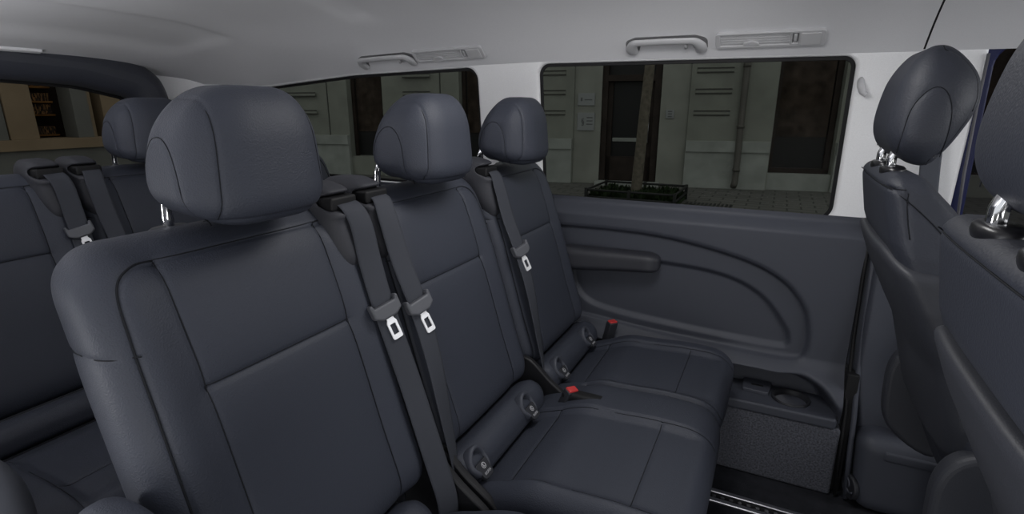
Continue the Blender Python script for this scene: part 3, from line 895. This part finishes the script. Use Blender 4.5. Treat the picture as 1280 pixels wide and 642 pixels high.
# front belt at the pillar
fb = thing('front_seat_belt', (.40, 1.62, -.87), 'dark seat belt running down the pale pillar behind the tilted headrest', 'seat belt')
v, f = ribbon([(.335, 1.690, .02), (.345, 1.690, -.15), (.365, 1.655, -.40), (.395, 1.630, -.65), (.425, 1.620, -.86)], [(1, 0, 0)] * 5)
mk('webbing', v, f, BELTB, fb) if False else None
BELTB = mat('slate belt webbing', (.06, .065, .08), .7, spec=.3, bump=.3, scale=900)
mk('webbing', v, f, BELTB, fb)
V, F = rbox((.052, .022, .06), (.012, .008, .012), (.006, .005, .006))
mk('upper_loop', V + np.array([.335, 1.692, .03]), F, DARKPL, fb)

# front door: blue painted frame edge, seal and glass
v, f = plate([rpoly([(.415, .22), (1.30, .22), (1.30, -1.0), (.415, -1.0)], .01, 3), rpoly([(.436, .150), (1.15, .150), (1.15, -.38), (.454, -.38)], [.05, .03, .03, .03], 6)], .03, .006)
dr = tag(mk('door_1', up(v, .03), f, BLUE, None, False), kind='structure')
v, f = plate([rpoly([(.428, .160), (1.16, .160), (1.16, -.39), (.460, -.39)], [.05, .03, .03, .03], 6)], .004)
tag(mk('window_3', up(v, .050), f, TINT_FRONT, None, False), kind='structure')
v, f = tube([(.413, 1.700, .125), (.417, 1.715, .0), (.424, 1.725, -.16), (.435, 1.730, -.32)], .0035, 10)
mk('door_seal', v, f, GREYDK, dr)

# tailgate -----------------------------------------------
XT = -2.50
def tg(V): V = np.array(V); return np.stack([XT - V[:, 2] - .06 * (V[:, 1] * 0), V[:, 0], V[:, 1]], 1)
topo = [(.20, .225), (.55, .25), (.90, .25), (1.15, .235), (1.38, .20), (1.49, .150), (1.535, .07), (1.545, -.05), (1.55, -.9), (.20, -.9)]
ol = [tuple(p) for p in catmull(topo[:8], 6)] + topo[8:]
gl = rpoly([(.28, .085), (.85, .106), (1.20, .086), (1.395, .040), (1.42, -.28), (.27, -.28)], [.05, .6, .4, .06, .06, .06], 6)
v, f = plate([ol, gl], .130, .060)
gt = tag(mk('wall_back', tg(v), f, TAILTRIM, None, True), kind='structure')
v, f = plate([grow(gl, .010)], .004)
wn = tag(mk('window_4', tg(v) - np.array([.03, 0, 0]), f, TINT_REAR, None, False), kind='structure')
v, f = plate([grow(gl, .012), grow(gl, -.010)], .006, .001)
mk('window_seal', tg(v) - np.array([.026, 0, 0]), f, BLACK, wn, False)
v, f = grid([-2.60, -2.44], np.linspace(1.47, 1.76, 6), lambda x, y: np.stack([x, y, .13 - 0 * x], 1))
# D pillar closing the corner
def dp(a, z):
    x = -2.46 - .10 * sm((1.72 - a) / .2); return np.stack([x, a, z], 1)
v, f = grid(np.linspace(1.50, 1.76, 12), np.linspace(-1.1, .16, 12), dp)
tag(mk('trim_4', v, f, PILLAR), kind='structure')

# right-hand side of the van behind the open sliding door
W3 = rpoly([(-2.10, .120), (-1.10, .138), (-1.08, -.295), (-2.14, -.286)], .04, 6)
v, f = plate([[(-2.55, .20), (-.95, .20), (-.95, -1.10), (-2.55, -1.10)], W3], .03, .008)
tag(mk('wall_right', np.stack([v[:, 0], .015 + v[:, 2], v[:, 1]], 1), f, PANEL, None, False), kind='structure')
v, f = plate([grow(W3, .012)], .004)
tag(mk('window_5', np.stack([v[:, 0], .0 + v[:, 2], v[:, 1]], 1), f, TINT_FRONT, None, False), kind='structure')

# floor, rail -------------------------------------------
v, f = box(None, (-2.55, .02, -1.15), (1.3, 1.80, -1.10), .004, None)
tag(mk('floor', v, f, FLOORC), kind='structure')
rl = thing('seat_rail', (-.4, 1.445, -1.10), 'silver slotted seat rail along the dark floor beside the bench', 'floor rail')
for y in (1.425, 1.466):
    v, f = box(None, (-1.3, y - .008, -1.10), (.45, y + .008, -1.091), .003, None)
    mk('bright_edge', v, f, ALU, rl)
v, f = box(None, (-1.3, 1.434, -1.10), (.45, 1.457, -1.097), .001, None)
mk('channel', v, f, BLACK, rl)
for k in range(34):
    x = -.36 + k * .0235
    v, f = lathe([(.0058, 0), (.0058, .0012), (.003, .0016)], (x, 1.4455, -1.097), 10); mk('slot_tooth', v, f, GREYDK, rl)

# near side armrest console by the last row
V, F = rbox((.52, .19, .62), (.09, .05, .09), (.013, .013, .013), 2.3)
P = V + np.array([-1.118, .180, -.772])
P[:, 0] -= .0
con = thing('side_armrest_console', (-1.18, .185, -1.10), 'grey grained armrest console at the bottom left corner beside the last row', 'armrest')
mk('body', P, F, PLASTIC_SIDE, con)
v, f = box(None, (-1.16, .14, -.466), (-1.00, .20, -.4605), .004, None)
mk('grip_slot', v, f, BLACK, con)

# ------------------------------------------------------------------ street outside
GZ = -1.60
U_ = np.array([.98371, .17975, 0]); N_ = np.array([-.17975, .98371, 0]); A_ = np.array([-4.52, 11.226, 0])
def fa(V): V = np.array(V, float); return A_ + V[:, :1] * U_ + V[:, 1:2] * N_ + V[:, 2:] * np.array([0, 0, 1.])
def fbox(name, s0, s1, z0, z1, d0, d1, m, parent):
    v, f = box(None, (s0, d0, z0), (s1, d1, z1), .004, None, seg=1)
    return mk(name, fa(v), f, m, parent, False)
bd = thing('building', (A_[0], A_[1], GZ), 'grey green stucco building across the street seen through the side windows', 'building')
TOP = 2.6
def wseg(s0, s1, d=0, m=STUCCO, z0=GZ, z1=TOP): return fbox('wall', s0, s1, z0, z1, d, d + .5, m, bd)
wseg(-12, -9.0); wseg(-7.9, -5.15); wseg(-5.15, -4.2, z1=-1.15); wseg(-4.2, -2.24)
wseg(-2.24, -1.15, z1=-1.27); wseg(-1.15, .42, -.05); wseg(.42, 1.0, 0, STUCCO2); wseg(2.22, 2.78, 0, STUCCO2); wseg(2.78, 4.40, -.05)
wseg(4.40, 5.55, z1=-1.27, m=STONE); wseg(5.55, 7.2); wseg(8.5, 14)
wseg(-9.0, -7.9, z1=-1.2); wseg(7.2, 8.5, z1=-1.2)
for a, b in ((-8.99, -7.91), (-5.14, -4.21), (-2.23, -1.16), (4.41, 5.54), (7.21, 8.49)):
    w = fbox('shop_window', a, b, -1.25 if a != -5.14 else -1.14, TOP, .26, .32, SHOPGLASS, bd)
    for s0, s1 in ((a, a + .08), (b - .10, b)): fbox('frame_post', s0, s1, -1.25, TOP, .18, .27, WOOD, w)
    fbox('frame_rail', a, b, -1.27, -1.17, .18, .27, WOOD, w)
    n = 40; xs = np.linspace(a + .10, b - .12, n)
    v, f = grid(xs, np.array([-.55, TOP]), lambda x, z: np.stack([x, .235 + .022 * np.sin(x * 17), z], 1))
    mk('reflection_sheet', fa(v), f, REFLECTION, w)  # wavy brown sheet that imitates a reflection in the shop glass
# door
d = fbox('street_door', 1.0, 2.22, GZ, TOP, .30, .36, SHOPGLASS, bd)
for s0, s1 in ((1.0, 1.12), (2.08, 2.22)): fbox('door_post', s0, s1, GZ, TOP, .08, .30, WOOD, d)
fbox('transom', 1.12, 2.08, .55, .68, .08, .30, WOOD, d)
fbox('kick_panel', 1.12, 2.08, GZ + .04, -1.02, .20, .30, WOOD, d)
for s0, s1 in ((1.12, 1.22), (1.98, 2.08)): fbox('stile', s0, s1, GZ + .04, .55, .20, .30, WOOD, d)
v, f = tube([(1.99, .18, -.15), (1.99, .13, -.15), (1.99, .13, -.70), (1.99, .18, -.70)], .02, 8); mk('door_handle', fa(v), f, ALU, d)
v, f = box(None, (1.24, .285, -.70), (1.95, .298, -.62), .002, None); mk('glazing_bar', fa(v), f, STONE, d)
fbox('door_step', .95, 2.3, GZ, GZ + .07, -.30, .05, STONE, bd)
# plinth bands and rustication grooves
for a, b in ((-7.9, -5.15), (-4.2, -2.24), (-1.15, .40), (2.78, 4.38), (5.56, 7.2)):
    fbox('plinth', a, b, GZ, -.86, -.09, .02, STONE, bd); fbox('plinth_band', a, b, -.86, -.64, -.13, .02, STONE, bd)
for a, b in ((-7.4, -6.0), (-3.62, -2.93), (-.90, .235), (2.88, 3.57), (6.0, 6.8)):
    for z in (.73, .33, -.09, 1.15):
        g = fbox('wall_groove', a, b, z - .055, z + .055, -.062, -.04, STUCCO if a in (-.90, 2.88) else STUCCO, bd)
        for q in (-.04, .04): fbox('groove_line', a, b, z + q - .013, z + q + .013, -.072, -.045, GROOVE, g)  # dark strips standing proud; the grooves' shade is put into their colour
for s in (.405, 2.79, -2.70, -5.70): fbox('wall_joint', s - .012, s + .012, GZ, TOP, -.012, .02, GROOVE, bd)
# signs: grey printed plates and the bell panel
sg = thing('wall_sign', fa([(.67, -.03, .17)])[0], 'small pale sign, upper of the two plates left of the door', 'sign', 'door signs')
fbox('sign_plate', .50, .86, .06, .31, -.03, 0, SIGN, sg); fbox('print', .56, .60, .15, .22, -.034, -.03, SIGNPRINT, sg); fbox('print', .64, .80, .17, .19, -.034, -.03, SIGNPRINT, sg)
sg = thing('wall_sign', fa([(.67, -.03, -.27)])[0], 'larger pale sign, lower of the two plates left of the door', 'sign', 'door signs')
fbox('sign_plate', .50, .87, -.46, -.09, -.03, 0, SIGN, sg)
v, f = text_mesh('§', .17); mk('section_mark', fa(np.stack([v[:, 0] + .62, -.034 + v[:, 2] * 0, v[:, 1] - .27], 1)), f, SIGNPRINT, sg, False)
for k in range(3): fbox('print', .70, .83, -.20 - k * .07, -.18 - k * .07, -.034, -.03, SIGNPRINT, sg)
sg = thing('bell_panel', fa([(2.42, -.03, -.12)])[0], 'small pale bell panel on the wall right of the door', 'bell panel')
fbox('panel_plate', 2.34, 2.50, -.20, -.03, -.03, 0, SIGN, sg)
for k in range(3): fbox('bell_button', 2.38, 2.46, -.07 - k * .05, -.05 - k * .05, -.036, -.03, SIGNPRINT, sg)
dp_ = thing('downpipe', fa([(3.79, -.12, GZ)])[0], 'grey brown downpipe on the facade between door and shop window', 'downpipe')
v, f = tube([(3.79, -.13, TOP), (3.79, -.13, -.55), (3.79, -.19, -.72), (3.79, -.19, GZ + .16), (3.76, -.27, GZ + .07)], .062, 14); mk('pipe', fa(v), f, PIPE, dp_)
for z in (.8, -.35, -1.2):
    v, f = lathe([(.072, -.03), (.072, .03)], (3.79, -.13 if z > -.5 else -.19, z), 16); mk('bracket', fa(v), f, PIPE, dp_)
# ground
v, f = grid(np.linspace(-40, 40, 5), np.linspace(-14, 40, 5), lambda x, y: np.stack([x, y, GZ + 0 * x], 1))
tag(mk('pavement', v, f, PAVING), kind='structure')
# planter with a street tree
pl = thing('tree_planter', (-2.2, 9.45, GZ), 'low iron railed planting bed on the pavement around the street tree', 'planter')
v, f = box(None, (-2.95, 8.85, GZ), (-1.45, 10.05, GZ + .06), .01, None); mk('soil_bed', v, f, LEAF, pl)
rail = []
for z in (GZ + .12, GZ + .24):
    rail += [tube(np.array([(-2.95, 8.85, z), (-1.45, 8.85, z)]), .02, 8), tube(np.array([(-2.95, 10.05, z), (-1.45, 10.05, z)]), .02, 8), tube(np.array([(-2.95, 8.85, z), (-2.95, 10.05, z)]), .02, 8), tube(np.array([(-1.45, 8.85, z), (-1.45, 10.05, z)]), .02, 8)]
mk('railing', *join(*rail), IRON, pl)
for x in (-2.95, -2.2, -1.45):
    for y in (8.85, 10.05):
        v, f = box(None, (x - .025, y - .025, GZ), (x + .025, y + .025, GZ + .27), .004, None, seg=1); mk('rail_post', v, f, IRON, pl)
Vs = []; Fs = []
for k in range(900):
    x = random.uniform(-2.9, -1.5); y = random.uniform(8.9, 10.0); h = random.uniform(.05, .20); a = random.uniform(0, 6.28); b_ = random.uniform(.02, .06)
    p = np.array([x, y, GZ + .06]); q = np.array([math.cos(a), math.sin(a), 0]); t = p + np.array([math.cos(a + 1) * .06, math.sin(a + 1) * .06, h])
    i = len(Vs); Vs += [p - q * b_ * .5, p + (t - p) * .6 - q * b_, t, p + (t - p) * .6 + q * b_]; Fs.append((i, i + 1, i + 2, i + 3))
tag(mk('foliage', Vs, Fs, LEAF, pl, False), kind='stuff')
tr = thing('street_tree', (-2.24, 9.5, GZ), 'slim pale tree trunk standing in the planting bed before the door', 'tree')
v, f = tube(catmull([(-2.24, 9.5, GZ), (-2.21, 9.5, -.9), (-2.17, 9.5, 0), (-2.12, 9.5, 1.0), (-2.10, 9.5, 2.4)], 6), np.linspace(.10, .075, 25), 16); mk('trunk', v, f, BARK, tr)
gr = thing('pavement_grate', (-1.05, 9.2, GZ), 'dark iron grate set in the pavement right of the planting bed', 'grate')
for k in range(12):
    v, f = box(None, (-1.38 + k * .065, 8.75, GZ), (-1.345 + k * .065, 9.75, GZ + .012), .002, None, seg=1); mk('bar', v, f, IRON, gr)

# building behind the tailgate
rb = thing('arcade_building', (-9, 4, GZ), 'shop front with pale columns and brown shelves seen through the tailgate window', 'building')
K = 9.0 / 7.0
def rbx(name, y0, y1, z0, z1, x0, x1, m, parent=None):
    v, f = box(None, (x0, y0 * K, z0), (x1, y1 * K, z1), .004, None, seg=1); return mk(name, v, f, m, parent or rb, False)
rbx('column', 2.0, 2.67, -.40, 2.4, -9.3, -9.0, CONC); rbx('column', 2.68, 2.92, -.40, 2.4, -9.35, -8.98, BEIGE); rbx('column', 3.265, 3.42, -.40, 2.4, -9.3, -8.95, CONC)
rbx('column', 3.425, 3.47, -.40, 2.4, -9.3, -9.0, BEIGE); rbx('column', 3.57, 3.80, -.40, 2.4, -9.3, -9.0, BEIGE); rbx('column', 4.4, 5.2, -.40, 2.4, -9.3, -9.0, CONC)
rbx('column', .2, 1.4, -.4, 2.4, -9.3, -9.0, BEIGE)
rbx('sill', .2, 6.0, -.54, -.40, -9.4, -8.9, BEIGE); rbx('base_wall', .2, 6.0, GZ, -.54, -9.4, -8.95, CONC); rbx('back_wall', .2, 6.0, GZ, 2.4, -9.9, -9.8, WOOD)
for y0, y1 in ((2.92, 3.265), (3.47, 3.57), (3.8, 4.4), (1.4, 2.0)):
    for k, z in enumerate((-.36, -.08, .10, .30, .52)):
        s_ = rbx('shelf', y0, y1, z - .025, z, -9.75, -9.45, SHELFW)
        rbx('book_row', y0 + .01, y1 - .01, z, z + (.14 if k % 2 else .11), -9.72, -9.50, BOOKS, s_)

# ------------------------------------------------------------------ light
wd = bpy.data.worlds.new('World'); bpy.context.scene.world = wd; wd.use_nodes = True
bg = wd.node_tree.nodes['Background']; bg.inputs['Color'].default_value = (.93, .96, 1, 1); bg.inputs['Strength'].default_value = .76

def area(name, loc, target, size, power, col=(1, 1, 1)):
    L = bpy.data.lights.new(name, 'AREA'); L.shape = 'RECTANGLE'; L.size, L.size_y = size; L.energy = power; L.color = col
    o = bpy.data.objects.new(name, L); C.objects.link(o); o.location = (loc[0], loc[1], loc[2] + ZO)
    from mathutils import Vector
    o.rotation_euler = (Vector(target) - Vector(loc)).to_track_quat('-Z', 'Y').to_euler()
    return o
area('windscreen_light', (1.9, .85, .35), (-.8, .95, -.2), (1.5, .9), 22, (.97, .98, 1))
area('open_door_light', (.45, -1.3, .4), (-.8, 1.0, -.2), (1.6, 1.2), 6, (.98, .98, 1))
area('ceiling_fill_light', (.4, -1.0, -.8), (-.5, 1.1, .3), (2.0, .8), 13, (1, .99, .98))  # added fill, aimed up from low outside to brighten the ceiling
area('rear_fill_light', (-1.62, -.32, -.48), (-1.75, .75, .35), (.9, .35), 90, (.98, .98, 1))  # added fill through the right window for the rear ceiling and last row
area('roof_fill_light', (-.22, 1.0, .31), (-.42, 1.12, -.7), (.40, .25), 4.6, (1, .99, .98))  # added overhead fill that brightens the middle row, no lamp seen there

# ------------------------------------------------------------------ camera
cam = bpy.data.cameras.new('Camera'); co = bpy.data.objects.new('Camera', cam); C.objects.link(co)
co.location = (0, 0, ZO); co.rotation_euler = (math.radians(90 - 15.6), 0, math.radians(26.4))
cam.sensor_width = 36; cam.lens = 665 / 1280 * 36; cam.clip_start = .02
bpy.context.scene.camera = co
bpy.context.scene.view_settings.view_transform = 'Standard'
